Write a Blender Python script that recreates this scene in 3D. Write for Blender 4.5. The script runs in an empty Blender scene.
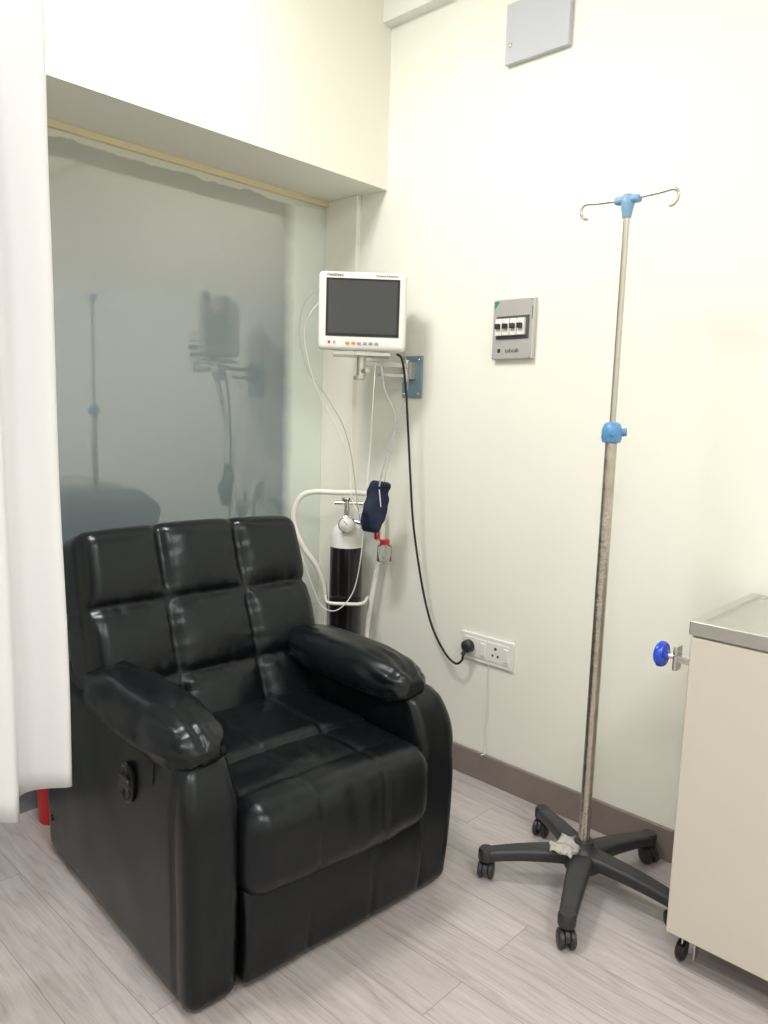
import bpy, bmesh, math
from mathutils import Vector, Matrix, noise
scene=bpy.context.scene
COL=scene.collection
scene.view_settings.view_transform='Standard'
scene.view_settings.look='None'
scene.view_settings.exposure=0.0

# ---------------------------------------------------------------- materials
def mat(name,col=(.8,.8,.8),rough=.5,metal=0,spec=.5,coat=0,trans=0,ior=1.45,emit=None,bump=None,alpha=1,var=None,sheen=0,tint=None):
    m=bpy.data.materials.new(name);m.use_nodes=True
    nt=m.node_tree;b=nt.nodes['Principled BSDF']
    b.inputs['Base Color'].default_value=(*col,1)
    b.inputs['Roughness'].default_value=rough
    b.inputs['Metallic'].default_value=metal
    b.inputs['Specular IOR Level'].default_value=spec
    b.inputs['Coat Weight'].default_value=coat
    b.inputs['Transmission Weight'].default_value=trans
    b.inputs['IOR'].default_value=ior
    b.inputs['Sheen Weight'].default_value=sheen
    if tint:b.inputs['Specular Tint'].default_value=(*tint,1)
    tc=nt.nodes.new('ShaderNodeTexCoord')
    if bump:
        sc,st,dist=bump[:3]
        n=nt.nodes.new('ShaderNodeTexNoise');n.inputs['Scale'].default_value=sc;n.inputs['Detail'].default_value=4
        bp=nt.nodes.new('ShaderNodeBump');bp.inputs['Strength'].default_value=st;bp.inputs['Distance'].default_value=dist
        nt.links.new(tc.outputs['Object'],n.inputs['Vector']);nt.links.new(n.outputs['Fac'],bp.inputs['Height']);nt.links.new(bp.outputs['Normal'],b.inputs['Normal'])
    if var:
        c2,sc=var
        n=nt.nodes.new('ShaderNodeTexNoise');n.inputs['Scale'].default_value=sc;n.inputs['Detail'].default_value=5
        mx=nt.nodes.new('ShaderNodeMix');mx.data_type='RGBA'
        mx.inputs['A'].default_value=(*col,1);mx.inputs['B'].default_value=(*c2,1)
        nt.links.new(tc.outputs['Object'],n.inputs['Vector']);nt.links.new(n.outputs['Fac'],mx.inputs['Factor']);nt.links.new(mx.outputs['Result'],b.inputs['Base Color'])
    return m
M_wall=mat('wall_paint',(.845,.84,.76),.5,var=((.875,.87,.795),1.5),bump=(18,.05,.01))
M_wallb=mat('wall_paint_cream',(.845,.83,.735),.55,var=((.875,.86,.775),1.2),bump=(18,.05,.01))
M_ceil=mat('ceiling_paint',(.86,.85,.79),.7)
M_base=mat('baseboard_wood',(.19,.15,.135),.45,var=((.26,.215,.195),9))
M_leather=mat('black_leather',(.0045,.0055,.0068),.28,spec=.42,bump=(170,.16,.002),tint=(.88,.94,1))
M_blkpl=mat('black_plastic',(.022,.023,.026),.42,var=((.035,.035,.038),20))
M_blkgl=mat('gloss_black_plastic',(.01,.01,.01),.15)
M_cord=mat('black_rubber',(.012,.012,.012),.5)
M_chrome=mat('chrome',(.72,.71,.69),.22,metal=1,bump=(40,.08,.003))
M_pole=mat('wrapped_steel',(.66,.62,.56),.25,metal=.9,var=((.38,.33,.28),22),bump=(60,.7,.004))
M_rod=mat('steel_rod',(.55,.52,.47),.25,metal=.9)
M_blue=mat('blue_plastic',(.10,.27,.52),.35)
M_lblue=mat('pale_blue_plastic',(.20,.36,.55),.4)
M_knob=mat('royal_blue_plastic',(.005,.06,.62),.25,coat=.4)
M_white=mat('white_plastic',(.80,.79,.75),.35,var=((.83,.82,.79),6))
M_whitep=mat('white_enamel',(.80,.78,.72),.25)
M_curtain=mat('white_cloth',(.81,.81,.83),.8,bump=(300,.1,.001),sheen=.1)
M_cab=mat('beige_laminate',(.59,.55,.48),.35,var=((.63,.59,.52),3))
M_steel=mat('brushed_steel',(.62,.61,.58),.3,metal=.85,var=((.5,.49,.46),12))
M_screen=mat('screen_glass',(.05,.053,.057),.07,spec=.7,bump=(7,.25,.01))
M_screenb=mat('screen_border',(.02,.02,.022),.2)
M_grey=mat('grey_plastic',(.38,.38,.38),.4)
M_dgrey=mat('dark_grey_plastic',(.08,.08,.085),.4)
M_orange=mat('orange_button',(.85,.30,.05),.4)
M_green=mat('green_sticker',(.03,.28,.17),.4)
M_plate=mat('satin_steel_plate',(.60,.59,.57),.3,metal=.4,var=((.50,.49,.48),6))
M_cover=mat('pale_grey_panel',(.53,.55,.60),.16,spec=.5)
M_ink=mat('ink',(.03,.03,.04),.5)
M_cylb=mat('black_enamel',(.008,.008,.009),.22,coat=.3)
M_cylw=mat('white_cylinder_enamel',(.82,.82,.80),.25)
M_red=mat('red_plastic',(.60,.02,.03),.35)
M_navy=mat('navy_cloth',(.008,.013,.04),.75,bump=(250,.3,.002))
M_clear=mat('clear_plastic',(.95,.97,.97),.05,trans=.95,ior=1.3)
M_wire=mat('grey_wire',(.45,.46,.45),.45)
M_wirew=mat('white_wire',(.75,.75,.72),.45)
M_film=mat('crumpled_plastic_film',(.75,.73,.70),.25,trans=.5,ior=1.2)
M_yellow=mat('cream_frame',(.72,.64,.42),.4)
M_bluegr=mat('blue_grey_metal',(.22,.33,.43),.4,metal=.3,var=((.3,.4,.48),12))

def floor_mat():
    m=bpy.data.materials.new('wood_plank_floor');m.use_nodes=True;nt=m.node_tree;L=nt.links.new
    b=nt.nodes['Principled BSDF'];b.inputs['Roughness'].default_value=.36
    tc=nt.nodes.new('ShaderNodeTexCoord')
    mp=nt.nodes.new('ShaderNodeMapping');mp.inputs['Rotation'].default_value=(0,0,math.radians(90));L(tc.outputs['Object'],mp.inputs['Vector'])
    br=nt.nodes.new('ShaderNodeTexBrick');br.inputs['Scale'].default_value=1
    br.inputs['Brick Width'].default_value=1.2;br.inputs['Row Height'].default_value=.15;br.inputs['Mortar Size'].default_value=.0010
    br.inputs['Color1'].default_value=(.25,.25,.25,1);br.inputs['Color2'].default_value=(.85,.85,.85,1);br.inputs['Mortar'].default_value=(.5,.5,.5,1)
    br.offset=.37
    L(mp.outputs['Vector'],br.inputs['Vector'])
    ad=nt.nodes.new('ShaderNodeVectorMath');ad.operation='ADD'
    L(mp.outputs['Vector'],ad.inputs[0]);
    sc=nt.nodes.new('ShaderNodeVectorMath');sc.operation='SCALE';sc.inputs['Scale'].default_value=7.
    L(br.outputs['Color'],sc.inputs[0]);L(sc.outputs['Vector'],ad.inputs[1])
    def grain(sx,sy,scale,dist):
        m2=nt.nodes.new('ShaderNodeMapping');m2.inputs['Scale'].default_value=(sx,sy,1);L(ad.outputs['Vector'],m2.inputs['Vector'])
        n=nt.nodes.new('ShaderNodeTexNoise');n.inputs['Scale'].default_value=scale;n.inputs['Detail'].default_value=7;n.inputs['Roughness'].default_value=.6;n.inputs['Distortion'].default_value=dist
        L(m2.outputs['Vector'],n.inputs['Vector']);return n
    n=grain(2.0,22,1.6,1.8);n2=grain(5,150,1.5,.2)
    av=nt.nodes.new('ShaderNodeMath');av.operation='MULTIPLY_ADD';av.inputs[1].default_value=.28;L(n2.outputs['Fac'],av.inputs[0])
    hv=nt.nodes.new('ShaderNodeMath');hv.operation='MULTIPLY';hv.inputs[1].default_value=.72;L(n.outputs['Fac'],hv.inputs[0]);L(hv.outputs[0],av.inputs[2])
    cr=nt.nodes.new('ShaderNodeValToRGB')
    e=cr.color_ramp.elements;e[0].position=.32;e[0].color=(.355,.31,.305,1);e[1].position=.64;e[1].color=(.56,.515,.51,1)
    x=cr.color_ramp.elements.new(.47);x.color=(.475,.43,.425,1)
    L(av.outputs[0],cr.inputs['Fac'])
    mx=nt.nodes.new('ShaderNodeMix');mx.data_type='RGBA';mx.blend_type='MULTIPLY';mx.inputs['Factor'].default_value=.13
    L(cr.outputs['Color'],mx.inputs['A']);L(br.outputs['Color'],mx.inputs['B'])
    mm=nt.nodes.new('ShaderNodeMix');mm.data_type='RGBA';L(br.outputs['Fac'],mm.inputs['Factor']);L(mx.outputs['Result'],mm.inputs['A']);mm.inputs['B'].default_value=(.26,.225,.22,1)
    L(mm.outputs['Result'],b.inputs['Base Color'])
    bp=nt.nodes.new('ShaderNodeBump');bp.inputs['Strength'].default_value=.06;bp.inputs['Distance'].default_value=.003
    L(n.outputs['Fac'],bp.inputs['Height']);L(bp.outputs['Normal'],b.inputs['Normal'])
    return m
M_floor=floor_mat()

def glass_mat():
    m=bpy.data.materials.new('filmed_glass');m.use_nodes=True;nt=m.node_tree;L=nt.links.new
    b=nt.nodes['Principled BSDF'];b.inputs['Roughness'].default_value=.035;b.inputs['IOR'].default_value=2.3
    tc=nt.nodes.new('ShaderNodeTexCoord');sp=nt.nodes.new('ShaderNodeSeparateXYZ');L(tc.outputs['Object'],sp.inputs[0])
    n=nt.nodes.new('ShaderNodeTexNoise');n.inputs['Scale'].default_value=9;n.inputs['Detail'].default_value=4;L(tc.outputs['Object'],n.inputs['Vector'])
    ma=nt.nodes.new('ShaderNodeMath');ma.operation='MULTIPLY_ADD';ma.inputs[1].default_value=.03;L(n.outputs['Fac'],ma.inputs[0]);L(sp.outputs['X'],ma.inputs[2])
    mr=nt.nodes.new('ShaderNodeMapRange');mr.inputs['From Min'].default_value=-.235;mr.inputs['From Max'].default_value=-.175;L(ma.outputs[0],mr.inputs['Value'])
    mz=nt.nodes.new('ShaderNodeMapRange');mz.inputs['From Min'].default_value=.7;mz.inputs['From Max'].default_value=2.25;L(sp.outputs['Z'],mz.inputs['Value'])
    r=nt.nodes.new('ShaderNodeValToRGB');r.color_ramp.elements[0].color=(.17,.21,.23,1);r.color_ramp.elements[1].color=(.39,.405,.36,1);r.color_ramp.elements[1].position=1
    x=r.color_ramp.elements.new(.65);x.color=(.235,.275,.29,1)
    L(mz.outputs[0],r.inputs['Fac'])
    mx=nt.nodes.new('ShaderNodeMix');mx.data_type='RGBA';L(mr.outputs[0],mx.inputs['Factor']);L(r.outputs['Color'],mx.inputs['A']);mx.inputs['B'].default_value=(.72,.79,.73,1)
    ma2=nt.nodes.new('ShaderNodeMath');ma2.operation='MULTIPLY_ADD';ma2.inputs[1].default_value=.05;L(n.outputs['Fac'],ma2.inputs[0]);L(sp.outputs['Z'],ma2.inputs[2])
    mt=nt.nodes.new('ShaderNodeMapRange');mt.inputs['From Min'].default_value=2.268;mt.inputs['From Max'].default_value=2.274;L(ma2.outputs[0],mt.inputs['Value'])
    m3=nt.nodes.new('ShaderNodeMix');m3.data_type='RGBA';L(mt.outputs[0],m3.inputs['Factor']);L(mx.outputs['Result'],m3.inputs['A']);m3.inputs['B'].default_value=(.68,.69,.6,1)
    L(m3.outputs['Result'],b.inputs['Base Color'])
    return m
M_glass=glass_mat()

# ---------------------------------------------------------------- helpers
class Root:
    def __init__(s,name,loc,label,category,group=None):
        o=bpy.data.objects.new(name,None);o.empty_display_size=.1;o.location=loc;COL.objects.link(o)
        o['label']=label;o['category']=category
        if group:o['group']=group
        s.o=o;s.loc=Vector(loc)
def add(name,vf,m,root=None,parent=None,T=None,label=None,smooth=True,bev=0,kind=None,cat=None,sharp=None):
    vs,fs=vf
    off=root.loc if root else Vector((0,0,0))
    vs=[((T@Vector(v)) if T else Vector(v))-off for v in vs]
    me=bpy.data.meshes.new(name);me.from_pydata(vs,[],fs);me.update()
    bm=bmesh.new();bm.from_mesh(me);bmesh.ops.remove_doubles(bm,verts=bm.verts,dist=1e-6);bmesh.ops.recalc_face_normals(bm,faces=bm.faces);bm.to_mesh(me);bm.free()
    if smooth:
        me.polygons.foreach_set('use_smooth',[True]*len(me.polygons))
        if sharp:
            me.set_sharp_from_angle(angle=math.radians(sharp))
    mats=m if isinstance(m,(list,tuple)) else [m]
    for q in mats:me.materials.append(q)
    o=bpy.data.objects.new(name,me);COL.objects.link(o)
    if parent is not None:o.parent=parent
    elif root:o.parent=root.o
    if label:o['label']=label
    if cat:o['category']=cat
    if kind:o['kind']=kind
    if bev:
        md=o.modifiers.new('bevel','BEVEL');md.width=bev;md.segments=3;md.limit_method='ANGLE';md.angle_limit=math.radians(40)
    return o
def box(x0,x1,y0,y1,z0,z1):
    v=[(x,y,z) for x in(x0,x1) for y in(y0,y1) for z in(z0,z1)]
    f=[(0,1,3,2),(4,6,7,5),(0,4,5,1),(2,3,7,6),(0,2,6,4),(1,5,7,3)]
    return v,f
def join(*parts):
    V=[];F=[]
    for v,f in parts:
        n=len(V);V+=[Vector(q) for q in v];F+=[tuple(i+n for i in g) for g in f]
    return V,F
def tf(vf,T):return [T@Vector(v) for v in vf[0]],vf[1]
def rbox(size,r,res,deform=None,center=(0,0,0)):
    """rounded box, dense grid, optional deform(p)->p in local coordinates"""
    h=[s/2 for s in size];n=[max(2,int(round(s/res))) for s in size]
    V=[];F=[];idx={}
    def vid(p):
        k=tuple(round(c,6) for c in p)
        if k in idx:return idx[k]
        inn=[max(-(h[i]-r),min(h[i]-r,p[i])) for i in range(3)]
        d=Vector([p[i]-inn[i] for i in range(3)])
        q=Vector(inn)+(d.normalized()*r if d.length>1e-9 else d)
        if deform:q=deform(q)
        q=q+Vector(center)
        idx[k]=len(V);V.append(q);return idx[k]
    for ax in range(3):
        a,b=[i for i in range(3) if i!=ax]
        for sg in(-1,1):
            for i in range(n[a]):
                for j in range(n[b]):
                    q=[]
                    for di,dj in((0,0),(1,0),(1,1),(0,1)):
                        p=[0,0,0];p[ax]=sg*h[ax];p[a]=-h[a]+size[a]*(i+di)/n[a];p[b]=-h[b]+size[b]*(j+dj)/n[b]
                        q.append(vid(p))
                    F.append(tuple(q))
    return V,F
def lathe(prof,n=32,T=None):
    V=[];F=[]
    for r,z in prof:
        for i in range(n):
            a=2*math.pi*i/n;V.append(Vector((r*math.cos(a),r*math.sin(a),z)))
    for k in range(len(prof)-1):
        for i in range(n):
            j=(i+1)%n;F.append((k*n+i,k*n+j,(k+1)*n+j,(k+1)*n+i))
    F.append(tuple(range(n)));F.append(tuple((len(prof)-1)*n+i for i in range(n)))
    if T:V=[T@v for v in V]
    return V,F
def catmull(P,k=8):
    P=[Vector(p) for p in P];out=[]
    for i in range(len(P)-1):
        p0=P[i-1] if i else 2*P[0]-P[1];p1=P[i];p2=P[i+1];p3=P[i+2] if i+2<len(P) else 2*P[-1]-P[-2]
        for j in range(k):
            t=j/k;out.append(.5*((2*p1)+(-p0+p2)*t+(2*p0-5*p1+4*p2-p3)*t*t+(-p0+3*p1-3*p2+p3)*t**3))
    out.append(P[-1]);return out
def tube(P,r,n=10,k=8,smooth=True):
    pts=catmull(P,k) if smooth else [Vector(p) for p in P]
    V=[];F=[];N=len(pts)
    t=(pts[1]-pts[0]).normalized();u=t.orthogonal().normalized()
    for i,p in enumerate(pts):
        t2=(pts[min(i+1,N-1)]-pts[max(i-1,0)])
        if t2.length>1e-9:t2.normalize()
        else:t2=t
        q=t.rotation_difference(t2);u=(q@u);u=(u-t2*u.dot(t2)).normalized();t=t2;w=t.cross(u)
        rr=r(i/(N-1)) if callable(r) else r
        for a in range(n):
            an=2*math.pi*a/n;V.append(p+rr*(u*math.cos(an)+w*math.sin(an)))
    for i in range(N-1):
        for a in range(n):
            b=(a+1)%n;F.append((i*n+a,i*n+b,(i+1)*n+b,(i+1)*n+a))
    F.append(tuple(range(n)));F.append(tuple((N-1)*n+a for a in range(n)))
    return V,F
def cyl(p0,p1,r,n=24,r2=None):
    r2=r if r2 is None else r2
    return tube([p0,p1],lambda t:r+(r2-r)*t,n,1,smooth=False)
def text(name,body,size,T,m,root,parent=None):
    c=bpy.data.curves.new(name,'FONT');c.body=body;c.size=size;c.align_x='CENTER';c.align_y='CENTER';c.extrude=.0004
    o=bpy.data.objects.new('tmp',c);COL.objects.link(o)
    bpy.context.view_layer.update()
    me=bpy.data.meshes.new_from_object(o.evaluated_get(bpy.context.evaluated_depsgraph_get()))
    bpy.data.objects.remove(o)
    me.transform(Matrix.Translation(-root.loc)@T);me.materials.clear();me.materials.append(m)
    q=bpy.data.objects.new(name,me);COL.objects.link(q);q.parent=parent or root.o
    return q
TR=Matrix.Translation
def RX(a):return Matrix.Rotation(math.radians(a),4,'X')
def RY(a):return Matrix.Rotation(math.radians(a),4,'Y')
def RZ(a):return Matrix.Rotation(math.radians(a),4,'Z')
NZ=lambda x,y,z:noise.noise(Vector((x,y,z)))

# ---------------------------------------------------------------- room
X0=-4.2;Y0=-4.2;ZC=3.2;WY=.34;HB=2.29
def st(name,vf,m,bev=0):
    return add(name,vf,m,kind='structure',smooth=False,bev=bev)
st('floor',box(X0-.1,.1,Y0-.1,WY+.14,-.1,0),M_floor)
st('ceiling',box(X0-.1,.1,Y0-.1,WY+.14,ZC,ZC+.1),M_ceil)
st('wall_right',join(box(0,.1,Y0-.1,WY+.14,0,ZC)),M_wall)
st('wall_left',box(X0-.1,X0,Y0-.1,WY+.14,0,ZC),M_wall)
st('wall_front',box(X0,0,Y0-.1,Y0,0,ZC),M_wall)
st('wall_back',join(box(X0,-1.9,WY,WY+.12,0,HB),box(X0,0,0,WY+.12,HB,ZC)),M_wallb)
st('trim_1',box(-.025,0,.145,WY,0,HB),M_wallb,.003)
st('trim_2',box(-.05,0,Y0,0,2.90,ZC),M_ceil)
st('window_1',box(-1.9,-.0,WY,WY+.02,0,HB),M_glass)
st('trim_3',box(-1.9,-.025,WY-.02,WY,HB-.022,HB),M_yellow,.002)
st('trim_4',box(-1.9,-.0,WY+.02,WY+.12,0,HB),M_grey)
st('baseboard_right',box(-.014,0,Y0,.145,0,.108),M_base,.003)
st('baseboard_left',box(X0,X0+.014,Y0,WY,0,.108),M_base,.003)

# ---------------------------------------------------------------- recliner
SX=-1.012   # seat centre
R=Root('recliner_chair',(SX,-.35,0),'black leather recliner armchair with tufted back, before the frosted window','armchair')
def clamp(x,a=0.,b=1.):return max(a,min(b,x))
def groove(d,w):
    t=clamp(abs(d)/w);return 1-(1-t)**2.2
def side(sign):
    cx=-1.385 if sign<0 else -.667
    wd=.136 if sign<0 else .142
    y0,y1=-.850,.085
    def df(p):
        p=p.copy()
        zz=(p.z+.30)/.60
        if p.x*sign>0:
            p.x+=sign*((.006 if sign<0 else .014)*math.sin(math.pi*clamp(zz))+.003*NZ(p.y*3,p.z*4,sign*3))
            p.x-=sign*.018*clamp((zz-.80)/.2)**2
        if p.y<-.30:
            p.y-=.010*math.sin(math.pi*clamp(zz))
            p.y+=.055*clamp((zz-.72)/.28)**2
        d=abs(p.y+.405)
        if d<.014 and p.x*sign>0: p.x-=sign*.006*(1-d/.014)
        if p.y<-.42: p.y+=.003*(1-groove(p.x-sign*.02,.010))
        p.x+=.002*NZ(p.x*8,p.y*7,p.z*9)
        p.y+=.002*NZ(p.x*10,p.z*8,7)
        return p
    return rbox((wd,y1-y0,.60),.034,.012,df,(cx,(y0+y1)/2,.306))
for s,nm in((-1,'side_panel'),(1,'side_panel')):
    add(nm,side(s),M_leather,R)
def pad(sign):
    cx=-1.383 if sign<0 else -.712
    H=.31
    def df(p):
        p=p.copy();t=clamp(p.y/H,-1,1)
        prof=(1-abs(t)**3.0*.42)
        p.x*=prof*1.04
        if p.z>0:p.z*=prof*(1+.25*math.cos(p.x/.095*1.3))
        else:p.z*=prof
        p.z-=.012*clamp(-t-.4)**1.2*2
        e=clamp((abs(t)-.25)/.75)
        w=.014*e*NZ(p.x*44,p.y*5+sign*9,p.z*44)+.004*NZ(p.x*10,p.y*14,p.z*10+sign)
        v=Vector((p.x,0,p.z));
        if v.length>1e-6:v.normalize()
        p+=v*w
        d=abs(t+.84)
        if d<.04:p-=v*.004*(1-d/.04)
        return p
    return rbox((.186,.605,.120),.057,.0080,df,(cx,-.510 if sign<0 else -.500,.622))
for s in(-1,1):add('arm_pad',pad(s),M_leather,R)
def seatdf(p):
    p=p.copy();u=p.x/.30
    if p.z>0:
        p.z+=.018*math.cos(u*1.4)
        for sx in(-.105,.105):
            p.z-=.007*(1-groove(p.x-sx,.014))
        p.z+=.008*NZ(p.x*5,p.y*9,2)+.003*NZ(p.x*22,p.y*10,5)
        p.z-=.03*clamp((p.y-.05)/.2)
    return p
add('seat_cushion',rbox((.590,.46,.20),.04,.0095,seatdf,(SX-.012,-.42,.385)),M_leather,R)
def footdf(p):
    p=p.copy();w0=Vector((0,p.y,p.z));
    if w0.length>1e-6:w0.normalize()
    g=0
    for sx in(-.105,.105):g+=(1-groove(p.x-sx,.013))
    a=.014*math.cos(p.x/.31*1.4)-.007*g+.007*NZ(p.x*5,p.y*10,p.z*9)+.003*NZ(p.x*24,p.y*10,p.z*8)
    if p.z>0 and abs(p.y+.045)<.014:a-=.004*(1-abs(p.y+.045)/.014)
    p+=w0*a
    return p
add('footrest_cushion',rbox((.608,.30,.230),.065,.0085,footdf,(SX-.008,-.750,.364)),M_leather,R)
def panedf(p):
    p=p.copy()
    if p.y<0:
        p.y-=.012*math.sin(math.pi*(p.z+.11)/.22)
        for sx in(-.105,.105):p.y+=.006*(1-groove(p.x-sx,.010))
        p.y+=.004*NZ(p.x*6,2,p.z*10)
    return p
add('footrest_panel',rbox((.585,.06,.25),.014,.009,panedf,(SX-.008,-.830,.15)),M_leather,R)
BW,BH,BT=.785,.67,.17
def backdf(p):
    p=p.copy();u=p.x/(BW/2);v=(p.z+BH/2)/BH
    fr=clamp((-p.y+.03)/.10)
    du=min(abs(p.x+.135),abs(p.x-.135))
    rows=(.30,.64)
    dv=min(abs(v-r_)*BH for r_ in rows)
    gu=groove(du,.034);gv=groove(dv,.034)
    puff=.014*gu*gv+.020*groove(du,.13)*groove(dv,.12)
    edge=clamp((1-abs(u))*BW/2/.05);edgev=clamp((1-v)*BH/.05)
    p.y-=fr*(puff*(.5+.5*edge)*(.6+.4*edgev))
    near=(1-clamp(du/.07));nearv=(1-clamp(dv/.07))
    p.y-=fr*(.005*near*NZ(p.x*5,1,p.z*46)+.005*nearv*NZ(p.x*46,4,p.z*5)+.004*NZ(p.x*8,9,p.z*8))
    if abs(u)>.8:p.x-=math.copysign(.006*(1-groove(dv,.04)),p.x)
    if v>.85:p.z-=.005*(1-groove(du,.03))
    p.x*=1-.03*clamp((v-.5)*2)
    p.z-=.012*u*u*clamp((v-.6)/.4)
    return p
TB=TR((SX-.030,-.145,.705))@RX(-20)
add('backrest',rbox((BW,BT,BH),.042,.0088,backdf),M_leather,R,T=TB)
add('rear_panel',rbox((.60,.08,.50),.03,.03,None,(SX,.04,.30)),M_leather,R)
lv=add('lever_plate',lathe([(.0,0),(.042,0),(.046,.004),(.046,.010),(.040,.013),(.034,.006),(0,.006)],36,TR((-1.456,-.555,.475))@RY(-90)@Matrix.Diagonal((1.15,.85,1,1))),M_blkgl,R,label='glossy black oval recline lever plate',sharp=50)
add('lever_handle',rbox((.012,.052,.026),.006,.004,None,(-1.472,-.560,.480)),M_blkpl,R,parent=lv)
add('side_button',lathe([(.0,0),(.010,0),(.010,.004),(0,.006)],16,TR((-1.454,.03,.12))@RY(-90)),M_blkgl,R)
for x in(-1.385,-.665):
    for y in(-.70,.02):
        add('foot',lathe([(.02,0),(.024,.003),(.024,.02),(.018,.02)],16,TR((x,y,0))),M_blkpl,R)
A4=math.radians(-4.5)
pv=Vector((-1.40,-.82));rv=Vector((SX,-.35))-pv
R.o.location=(pv.x+rv.x*math.cos(A4)-rv.y*math.sin(A4),pv.y+rv.x*math.sin(A4)+rv.y*math.cos(A4),0)
R.o.rotation_euler=(0,0,A4)

# ---------------------------------------------------------------- curtain
def curtain():
    A=Vector((-1.540,-.435));B=Vector((-2.45,-.785));n=190;d=(B-A);L=d.length;nrm=Vector((-d.y,d.x)).normalized()
    V=[];F=[];zs=[.475+(3.12-.475)*k/50 for k in range(51)]
    dn=d.normalized()
    for k,z in enumerate(zs):
        tz=(z-.475)/2.645
        for i in range(n+1):
            s=i/n
            amp=.040*(1-.3*tz)
            off=amp*math.sin(s*2*math.pi*6.2+.5*math.sin(tz*3)+.8*NZ(s*3,tz*2,0))+.014*NZ(s*14,tz*4,3)
            along=.014*math.cos(s*2*math.pi*6.2)*(1-tz)*.6+.055*tz*(1-s)
            p=A+d*s+nrm*off+dn*along
            V.append(Vector((p.x,p.y,z+(.008*math.sin(s*30)-.02*s if k==0 else 0))))
    for k in range(50):
        for i in range(n):
            a=k*(n+1)+i;F.append((a,a+1,a+n+2,a+n+1))
    return V,F
CU=Root('privacy_curtain',(-1.98,-.61,.46),'white pleated cloth curtain hanging beside the recliner','curtain')
c=add('cloth_panel',curtain(),M_curtain,CU)
sm=c.modifiers.new('thick','SOLIDIFY');sm.thickness=.003
st('trim_5',tf(box(0,1.1,-.02,.02,3.12,3.2),TR((-1.50,-.42,0))@RZ(math.degrees(math.atan2(-.35,-.915)))),M_whitep)

# ---------------------------------------------------------------- red bin
RB=Root('waste_bin',(-1.30,.235,0),'small red plastic waste bin behind the recliner','bin')
add('bin_body',lathe([(.0,0),(.045,0),(.055,.22),(.058,.225),(.058,.235),(.052,.235),(.043,.01),(0,.01)],32,TR((-1.30,.235,0))),M_red,RB,sharp=50)

# ---------------------------------------------------------------- IV stand
PX,PY=-.33,-1.212
IV=Root('iv_stand',(PX,PY,0),'tall steel IV drip stand on a black five-legged caster base','iv stand')
hub=add('base_hub',lathe([(.0,.066),(.054,.066),(.060,.080),(.060,.108),(.044,.122),(.032,.132),(.028,.150),(.0,.150)],36,TR((PX,PY,0))),M_blkpl,IV,sharp=40)
def legmesh():
    def df(p):
        p=p.copy();t=(p.x+.13)/.26
        p.y*=1.25-.45*t
        p.z=p.z*(1.15-.25*t)+.102-.026*t*t
        return p
    return rbox((.27,.056,.036),.010,.009,df)
def wheelset():
    a=[]
    for s in(-1,1):
        a.append(lathe([(.0,-.009),(.021,-.009),(.0265,-.005),(.0265,.005),(.021,.009),(.010,.0095),(0,.0095)],28,TR((0,s*.015,.0265))@RX(90)))
    return join(*a)
def hood():
    V2=[];F2=[];n=16
    for s in(-.006,.006):
        for r in(.020,.0295):
            for i in range(n+1):
                a=math.pi*(.02+ .96*i/n);V2.append(Vector((r*math.cos(a),s,.0275+r*math.sin(a))))
    m=n+1
    for i in range(n):
        F2+= [(i,i+1,m+i+1,m+i),(2*m+i,2*m+i+1,3*m+i+1,3*m+i),(m+i,m+i+1,3*m+i+1,3*m+i),(i,i+1,2*m+i+1,2*m+i)]
    F2+=[(0,m,3*m,2*m),(n,m+n,3*m+n,2*m+n)]
    return join((V2,F2),cyl((0,0,.047),(0,0,.078),.009,14))
for k,ang in enumerate((56,128,201,273,343)):
    T=TR((PX,PY,0))@RZ(ang)
    lg=add('leg',tf(legmesh(),T@TR((.165,0,0))),M_blkpl,IV)
    Rr=.286
    cap=lathe([(0,.060),(.022,.060),(.025,.066),(.025,.090),(.020,.098),(0,.098)],24,T@TR((Rr,0,0)))
    Tc=T@TR((Rr,0,0))@RZ(40+ang*1.7)
    add('caster',join(tf(hood(),Tc),cap,tf(wheelset(),Tc@TR((.006,0,0)))),M_blkpl,IV,parent=lg,sharp=40)
add('lower_tube',cyl((PX,PY,.14),(PX,PY,1.345),.0165,28),M_pole,IV,label='wrapped steel lower tube with peeling film',sharp=60)
add('upper_rod',cyl((PX,PY,1.30),(PX,PY,1.975),.0085,20),M_rod,IV,sharp=60)
col=add('height_collar',join(lathe([(.0165,1.335),(.025,1.338),(.028,1.35),(.028,1.372),(.022,1.388),(.013,1.394),(.009,1.394)],28,TR((PX,PY,0)))),M_blue,IV,label='blue plastic height locking collar',sharp=40)
add('collar_knob',join(cyl((PX-.02,PY-.012,1.365),(PX-.034,PY-.02,1.365),.008,16),cyl((PX+.01,PY-.02,1.365),(PX+.014,PY-.036,1.367),.011,16)),M_blue,IV,parent=col,sharp=40)
add('top_hub',join(lathe([(0,1.94),(.012,1.94),(.014,1.955),(.018,1.972),(.018,1.992),(.012,2.0),(0,2.001)],28,TR((PX,PY,0))),
    rbox((.028,.074,.020),.008,.006,None,(PX,PY,1.986))),M_lblue,IV,label='pale blue plastic hook hub',sharp=50)
for s in(-1,1):
    z=1.988
    P=[(PX,PY+s*.02,z),(PX,PY+s*.09,z+.003),(PX,PY+s*.122,z+.006),(PX,PY+s*.136,z-.002),(PX,PY+s*.138,z-.018),(PX,PY+s*.128,z-.032),(PX-.004,PY+s*.116,z-.036)]
    add('hook',tube(P,.0042,10,8),M_rod,IV)
def wrapdf(p):
    p=p.copy();q=p*60
    p+=Vector((NZ(q.x,q.y,q.z),NZ(q.y,q.z,q.x+4),NZ(q.z,q.x+9,q.y)))*.014
    return p
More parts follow.
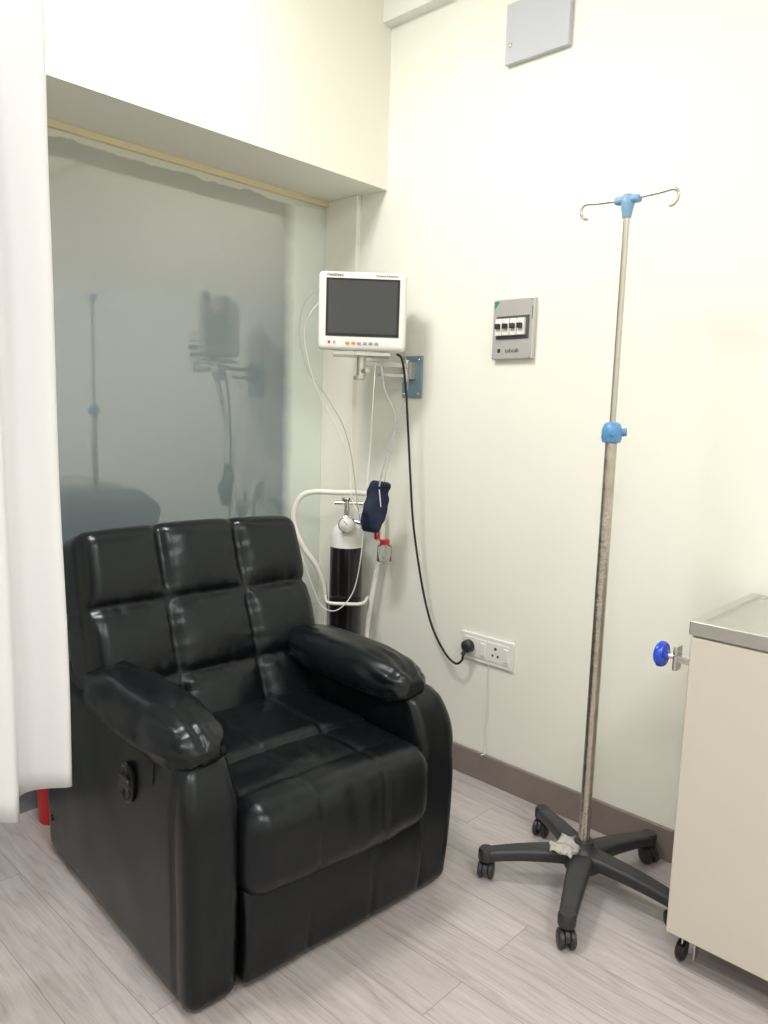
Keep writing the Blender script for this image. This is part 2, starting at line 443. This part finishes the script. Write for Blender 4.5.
add('film_scrap',rbox((.10,.07,.016),.006,.007,wrapdf,(PX-.045,PY+.03,.137)),M_film,IV,label='crumpled clear packing film')

# ---------------------------------------------------------------- cabinet
CX0,CX1,CY0,CY1=-.465,-.03,-2.08,-1.53
CB=Root('cabinet_trolley',((CX0+CX1)/2,(CY0+CY1)/2,0),'beige cabinet on casters with steel top against the wall','cabinet')
add('body',box(CX0,CX1,CY0,CY1,.09,.885),M_cab,CB,smooth=False,bev=.006)
add('door',box(CX0-.012,CX0,CY0+.01,CY1-.0,.095,.880),M_cab,CB,smooth=False,bev=.004)
def tray():
    o=(CX0-.016,CX1,CY0-.004,CY1+.004);i=(CX0+.012,CX1-.03,CY0+.02,CY1-.022)
    V=[];F=[]
    def ring(b,z):
        k=len(V);V.extend([(b[0],b[2],z),(b[1],b[2],z),(b[1],b[3],z),(b[0],b[3],z)]);return k
    a=ring(o,.885);b=ring(o,.920);c=ring(i,.920);d=ring(i,.912)
    for p,q in((a,b),(b,c),(c,d)):
        for k in range(4):F.append((p+k,p+(k+1)%4,q+(k+1)%4,q+k))
    F.append((d,d+1,d+2,d+3));F.append((a,a+1,a+2,a+3))
    return V,F
add('steel_top',tray(),M_steel,CB,smooth=False,bev=.003,label='brushed steel rimmed top')
add('clamp_bracket',join(rbox((.06,.008,.075),.003,.01,None,(-.415,-1.522,.80)),rbox((.032,.050,.020),.004,.01,None,(-.415,-1.500,.80)),
   rbox((.036,.012,.066),.004,.01,None,(-.415,-1.478,.80)),cyl((-.415,-1.478,.80),(-.415,-1.45,.80),.007,14)),M_chrome,CB,label='chrome clamp bracket',sharp=40)
add('clamp_knob',lathe([(0,0),(.012,0),(.016,.006),(.030,.008),(.034,.014),(.034,.022),(.028,.029),(0,.031)],28,TR((-.415,-1.455,.80))@RX(-90)),M_knob,CB,label='royal blue plastic clamp knob',sharp=35)
for x in(-.42,-.08):
    for y in(-1.575,-2.03):
        cs=add('caster',join(lathe([(0,.0),(.024,.0),(.028,-.004),(.028,-.016),(.024,-.020),(0,-.020)],28,TR((x,y+.01,.028))@RX(90)@TR((0,0,.0)))),M_blkgl,CB,sharp=40)
        add('caster_fork',join(box(x-.014,x+.014,y-.018,y-.014,.022,.075),box(x-.014,x+.014,y+.014,y+.018,.022,.075),box(x-.016,x+.016,y-.018,y+.018,.072,.078),cyl((x,y,.076),(x,y,.09),.010,14)),M_chrome,CB,parent=cs,smooth=False,bev=.001)

# ---------------------------------------------------------------- socket + cords
SO=Root('wall_socket',(0,-.6,.465),'white double wall socket plate above the baseboard','socket')
pl=add('face_plate',box(-.010,0,-.722,-.482,.465,.572),M_white,SO,smooth=False,bev=.003)
add('socket_module',box(-.013,-.009,-.600,-.500,.482,.556),M_white,SO,smooth=False,bev=.002)
add('socket_module',box(-.013,-.009,-.705,-.606,.482,.556),M_white,SO,smooth=False,bev=.002)
add('rocker_switch',box(-.017,-.012,-.598,-.576,.494,.544),M_white,SO,smooth=False,bev=.002)
add('rocker_switch',box(-.017,-.012,-.703,-.681,.494,.544),M_white,SO,smooth=False,bev=.002)
for y,z,r in((-.645,.535,.0055),(-.633,.508,.0045),(-.657,.508,.0045)):
    add('socket_hole',cyl((-.0145,y,z),(-.012,y,z),r,14),M_ink,SO)
PC=Root('power_cord',(-.02,-.53,.52),'black monitor power cord plugged into the wall socket','power cord')
pg=add('plug',join(lathe([(0,0),(.020,0),(.025,.006),(.024,.026),(.016,.034),(0,.036)],24,TR((-.014,-.528,.523))@RY(-90)),cyl((-.036,-.528,.52),(-.050,-.520,.490),.008,12)),M_blkpl,PC,sharp=40)
add('cord',tube([(-.165,-.235,1.622),(-.145,-.245,1.60),(-.12,-.245,1.50),(-.10,-.247,1.337),(-.09,-.258,1.16),(-.08,-.271,.985),(-.07,-.298,.82),(-.06,-.332,.67),(-.055,-.375,.56),(-.05,-.435,.478),(-.048,-.485,.448),(-.048,-.515,.465),(-.047,-.522,.495)],.0045,10,10),M_cord,PC)
WC=Root('thin_white_cable',(-.01,-.60,.11),'thin white cable running down the wall below the socket','cable')
add('cable',tube([(-.010,-.615,.47),(-.006,-.612,.40),(-.008,-.618,.30),(-.006,-.612,.2),(-.010,-.622,.125),(-.03,-.615,.112)],.002,8,6),M_wirew,WC)

# ---------------------------------------------------------------- breaker box
BB=Root('breaker_box',(0,-.65,1.60),'grey metal breaker box with four switches on the wall','breaker box')
add('cover_plate',box(-.022,0,-.738,-.568,1.602,1.812),M_plate,BB,smooth=False,bev=.004)
add('window_frame',box(-.026,-.021,-.722,-.585,1.672,1.752),M_dgrey,BB,smooth=False,bev=.002)
for i in range(4):
    y=-.605-i*.0305
    bk=add('breaker',box(-.040,-.025,y-.0140,y+.0140,1.684,1.742),M_white,BB,smooth=False,bev=.002)
    add('breaker_toggle',box(-.052,-.039,y-.009,y+.009,1.706,1.724),M_blkpl,BB,parent=bk,smooth=False,bev=.002)
add('green_sticker',([(-.0226,-.596,1.806),(-.0226,-.574,1.806),(-.0226,-.574,1.776)],[(0,1,2)]),M_green,BB,smooth=False)
add('green_sticker',([(-.0226,-.735,1.785),(-.0226,-.735,1.735),(-.0226,-.731,1.742),(-.0226,-.731,1.780)],[(0,1,2,3)]),M_green,BB,smooth=False)
TW=Matrix(((0,0,-1,0),(-1,0,0,0),(0,1,0,0),(0,0,0,1)))
text('lettering','cabcab',.021,TR((-.0228,-.655,1.632))@TW,M_ink,BB)
add('emblem',box(-.0232,-.0218,-.606,-.594,1.626,1.639),M_ink,BB,smooth=False)
for y in(-.575,-.731):
    for z in(1.609,1.805):
        add('screw',cyl((-.0245,y,z),(-.021,y,z),.003,12),M_chrome,BB)

# ---------------------------------------------------------------- upper cover panel
UP=Root('junction_cover',(0,-.69,2.6),'pale grey square junction cover plate high on the wall','cover plate')
add('panel',box(-.022,0,-.812,-.565,2.600,2.795),M_cover,UP,smooth=False,bev=.002)
for y,z in((-.585,2.66),(-.785,2.76)):
    add('screw',lathe([(0,0),(.008,0),(.006,.003),(0,.004)],16,TR((-.022,y,z))@RY(-90)),M_chrome,UP)

# ---------------------------------------------------------------- monitor
MX,MY,MZ=-.245,-.125,1.622
MO=Root('patient_monitor',(MX,MY,MZ),'white bedside patient monitor with dark screen on a wall arm','medical monitor')
TM=TR((MX,MY,MZ))@RZ(-44)@Matrix.Scale(.975,4)
def P_(name,vf,m,**k):return add(name,vf,m,MO,T=TM,**k)
cas=P_('casing',join(rbox((.335,.05,.292),.018,.012,None,(0,-.045,.150)),rbox((.315,.10,.27),.03,.015,None,(0,.02,.150))),M_white)
P_('screen_border',box(-.139,.139,-.0725,-.069,.056,.270),M_screenb,smooth=False,bev=.001)
P_('screen',box(-.130,.130,-.0745,-.072,.066,.262),M_screen,smooth=False,bev=.001)
for i,mm in enumerate((M_orange,M_orange,M_grey,M_grey,M_grey,M_grey)):
    P_('button',rbox((.015,.004,.010),.0018,.002,None,(-.055+i*.022,-.0725,.032)),mm,label='orange button' if mm is M_orange else 'grey button')
P_('indicator_label',box(-.13,-.12,-.0715,-.069,.028,.038),M_red,smooth=False)
P_('indicator_label',box(-.11,-.10,-.0715,-.069,.028,.038),M_grey,smooth=False)
P_('carry_handle_ridge',rbox((.20,.03,.012),.005,.006,None,(0,.02,.288)),M_white)
P_('connector_block',box(-.164,-.156,-.01,.04,.06,.20),M_grey,smooth=False,bev=.002)
Tt=RX(90)
text('brand_lettering','meditec',.020,TM@TR((-.105,-.0712,.2820))@Tt,M_ink,MO)
text('model_lettering','Patient Monitor',.013,TM@TR((.090,-.0712,.2820))@Tt,M_ink,MO)
def W(px,py,shift=0.0):
    """cable points in the plane facing the room: u along (.688,-.725), z"""
    u=(px-346)*.0041;z=1.037-.00423*(py-500)
    return Vector((-.14+.688*u-.722*shift,.04-.725*u-.68*shift,z))
def cab(name,pts,r,m):
    return add(name,tube(pts,r,8,8),m,MO)
cab('sensor_cable',[W(322,309,.24),W(312,312,.24),W(303,325,.22),W(300,350,.2),W(308,378,.18),W(325,400,.16),W(343,430,.14),W(352,465,.12),W(357,500,.12),W(362,525,.1)],.0022,M_wire)
cab('sensor_cable',[W(321,318,.24),W(311,330,.24),W(305,350,.2),W(315,390,.18),W(333,425,.15),W(348,460,.12),W(352,495,.15),W(362,510,.17),W(372,512,.17)],.0022,M_wirew)
cab('sensor_cable',[W(371,372,.2),W(370,400,.2),W(368,450,.15),W(365,500,.17),W(362,550,.15),W(355,585,.13),W(340,603,.13),W(325,600,.13),W(315,580,.13),W(300,540,.13)],.0022,M_wirew)
cab('pressure_hose',[W(376,372,.22),W(381,395,.2),W(392,420,.2),W(386,445,.18),W(380,470,.18),W(378,482,.18)],.0032,M_wire)
cab('sensor_cable',[W(398,360,.2),W(402,390,.12),W(392,430,.12),W(384,470,.15),W(380,500,.15),W(377,530,.14)],.0022,M_wire)
# ---------------------------------------------------------------- wall bracket
WB=Root('monitor_wall_bracket',(0,-.175,1.55),'steel swing arm bracket bolted to the wall under the monitor','wall bracket')
bp=add('wall_plate',box(-.008,0,-.228,-.125,1.462,1.628),M_bluegr,WB,smooth=False,bev=.002,label='blue-grey steel wall plate')
for y in(-.14,-.213):
    for z in(1.478,1.612):
        add('bolt',cyl((-.013,y,z),(-.007,y,z),.006,6),M_chrome,WB,parent=bp)
add('pivot_block',join(box(-.05,-.006,-.20,-.155,1.535,1.600),cyl((-.045,-.177,1.525),(-.045,-.177,1.608),.013,18)),M_steel,WB,smooth=False)
ang=math.degrees(math.atan2(MY+.177,MX+.045))
L=math.hypot(MY+.177,MX+.045)
TA=TR((-.045,-.177,1.585))@RZ(ang)
add('swing_arm',join(tf(box(0,L+.01,-.013,.013,-.009,.009),TA),tf(box(0,L*.6,-.010,.010,-.045,-.032),TA)),M_steel,WB,smooth=False,bev=.002)
add('swivel_joint',join(cyl((MX,MY,1.535),(MX,MY,1.612),.017,20),cyl((MX-.01,MY-.045,1.555),(MX,MY,1.555),.010,14),lathe([(0,0),(.020,0),(.022,.012),(0,.014)],20,TR((MX-.01,MY,1.522)))),M_steel,WB,smooth=True,sharp=40)
add('platform',tf(box(-.11,.11,-.06,.07,-.014,-.002),TM),M_steel,WB,smooth=False,bev=.002)

# ---------------------------------------------------------------- oxygen cylinder and trolley
OX=Vector((-.14,.04,0))
OC=Root('oxygen_cylinder',(OX.x,OX.y,.04),'black oxygen cylinder with white shoulder and regulator in a trolley','gas cylinder')
add('cylinder_body',lathe([(0,.045),(.062,.045),(.068,.055),(.068,.845)],40,TR(OX)),M_cylb,OC,sharp=50)
add('shoulder',lathe([(.0682,.843),(.0682,.885),(.064,.905),(.052,.925),(.034,.940),(.024,.948),(.022,.962),(0,.962)],40,TR(OX)),M_cylw,OC,label='white enamel shoulder',sharp=60)
vt=Vector((OX.x,OX.y,0))
add('valve',join(cyl(vt+Vector((0,0,.955)),vt+Vector((0,0,1.035)),.013,18),cyl(W(333,503,.0),W(362,503,.0),.009,14),lathe([(0,0),(.024,0),(.026,.006),(.024,.013),(0,.014)],12,TR((OX.x,OX.y,1.035)))),M_chrome,OC,sharp=40)
Tg=TR(W(347,521,.09))@RZ(-46)@RX(90)
gz=add('pressure_gauge',lathe([(0,-.01),(.033,-.01),(.035,.0),(.035,.012),(.032,.014),(.031,.011),(0,.011)],30,Tg),M_chrome,OC,sharp=40)
add('gauge_face',lathe([(0,.0113),(.030,.0113),(.030,.0118),(0,.0118)],30,Tg),M_white,OC,parent=gz)
add('gauge_needle',tf(box(-.001,.001,-.004,.022,.0119,.0124),Tg@RZ(40)),M_ink,OC,parent=gz,smooth=False)
add('regulator',join(cyl(W(347,521,.08),W(347,521,.0),.012,16),cyl(W(347,518,.05),W(380,524,.08),.009,16),cyl(W(378,508,.08),W(378,536,.08),.011,16)),M_chrome,OC,sharp=40)
hb=W(385,546,.10)
add('humidifier_cap',join(cyl(hb+Vector((0,0,.030)),hb+Vector((0,0,.048)),.020,20),cyl(W(377,525,.10),W(377,534,.10),.012,14)),M_red,OC,label='red plastic cap',sharp=40)
add('humidifier_bottle',lathe([(0,-.045),(.026,-.045),(.030,-.04),(.030,.02),(.020,.03),(.018,.03),(.028,.018),(.028,-.038),(0,-.042)],24,TR(hb)),M_clear,OC,label='clear plastic humidifier bottle')
TL=Root('cylinder_trolley',(OX.x,OX.y,0),'cream tubular steel trolley holding the oxygen cylinder','trolley')
rl=W(325,640,-.03);rr=W(369,640,-.03)
lo=lambda p,z:Vector((p.x,p.y,z))
add('frame',tube([lo(rr,.06),lo(rr,.25),lo(rr,.45),W(371,615,-.02),W(376,580,-.01),W(381,545,0),W(382,515,0),W(376,498,.0),W(360,493,.0),W(335,493,0),W(312,493,0),W(299,498,0),W(292,512,0),W(293,528,0),W(302,548,0),W(316,568,-.01),W(324,590,-.02),W(326,620,-.03),lo(rl,.40),lo(rl,.2),lo(rl,.06)],.0115,14,8),M_whitep,TL)
for z in(.62,.25):
    add('holding_band',tube([lo(rl,z),lo(W(330,600,.085),z),lo(W(347,600,.10),z),lo(W(364,600,.085),z),lo(rr,z)],.007,10,6),M_whitep,TL)
add('base_plate',lathe([(0,.03),(.085,.03),(.088,.034),(.088,.040),(.084,.0445),(0,.0445)],32,TR(OX)),M_whitep,TL,sharp=40)
for q in(rl,rr):
    dv=(rr-rl).normalized();dv.z=0
    cpt=lo(q,.055)+(-dv if q is rl else dv)*.02
    add('wheel',tube([cpt-dv*.012,cpt+dv*.012],.055,28,1,smooth=False),M_blkpl,TL,sharp=40)
add('front_foot',cyl(W(347,0,.06).xy.to_3d(),W(347,0,.06).xy.to_3d()+Vector((0,0,.032)),.010,12),M_blkpl,TL)
cc=W(375,501,.17)
BC=Root('blood_pressure_cuff',tuple(cc),'navy fabric blood pressure cuff hanging by its hose','blood pressure cuff')
def cdf(p):
    p=p.copy();t=p.z/.105
    p.x*=1-.25*t if t>0 else 1-.3*t*t
    p.x+=.008*math.sin(t*1.6)
    p.y+=.012*math.sin(t*3+p.x*30)+.008*NZ(p.x*30,p.y*30,p.z*20)
    p.x+=.012*NZ(p.z*25,4,p.y*20)
    return p
TCf=TR(cc)@RZ(-44)@RY(5)
cu=add('cuff',rbox((.098,.040,.205),.018,.007,cdf),M_navy,BC,T=TCf)
add('cuff_label',tf(rbox((.004,.004,.07),.0015,.003,None,(.020,-.030,.035)),Matrix.Identity(4)),M_white,BC,parent=cu,T=TCf@RY(-12))

# ---------------------------------------------------------------- lights
def area(loc,rot,sx,sy,power,col=(1,.99,.965)):
    l=bpy.data.lights.new('ceiling_lamp','AREA');l.shape='RECTANGLE';l.size=sx;l.size_y=sy;l.energy=power;l.color=col
    o=bpy.data.objects.new('ceiling_lamp',l);o.location=loc;o.rotation_euler=rot;COL.objects.link(o);return o
area((-1.60,-.45,3.17),(0,0,0),.45,.45,46)
area((-3.0,-2.4,3.17),(0,0,0),.5,.5,36)
area((-1.7,-3.2,3.17),(0,0,0),1.2,.6,46)
w=bpy.data.worlds.new('world');scene.world=w;w.use_nodes=True
w.node_tree.nodes['Background'].inputs[0].default_value=(.9,.95,1,1);w.node_tree.nodes['Background'].inputs[1].default_value=.4

# ---------------------------------------------------------------- camera
Mr=((0.68788,-0.72519,0.0304),(-0.07353,-0.11129,-0.99106),(0.7221,0.67949,-0.12988))
cam=bpy.data.cameras.new('camera');co=bpy.data.objects.new('camera',cam);COL.objects.link(co)
r_,d_,f_=[Vector(q).normalized() for q in Mr]
mw=Matrix(((r_.x,-d_.x,-f_.x,-2.30951),(r_.y,-d_.y,-f_.y,-2.21133),(r_.z,-d_.z,-f_.z,1.4),(0,0,0,1)))
co.matrix_world=mw
cam.sensor_fit='AUTO';cam.sensor_width=36;cam.lens=757.22/1024*36;cam.clip_start=.02
scene.camera=co
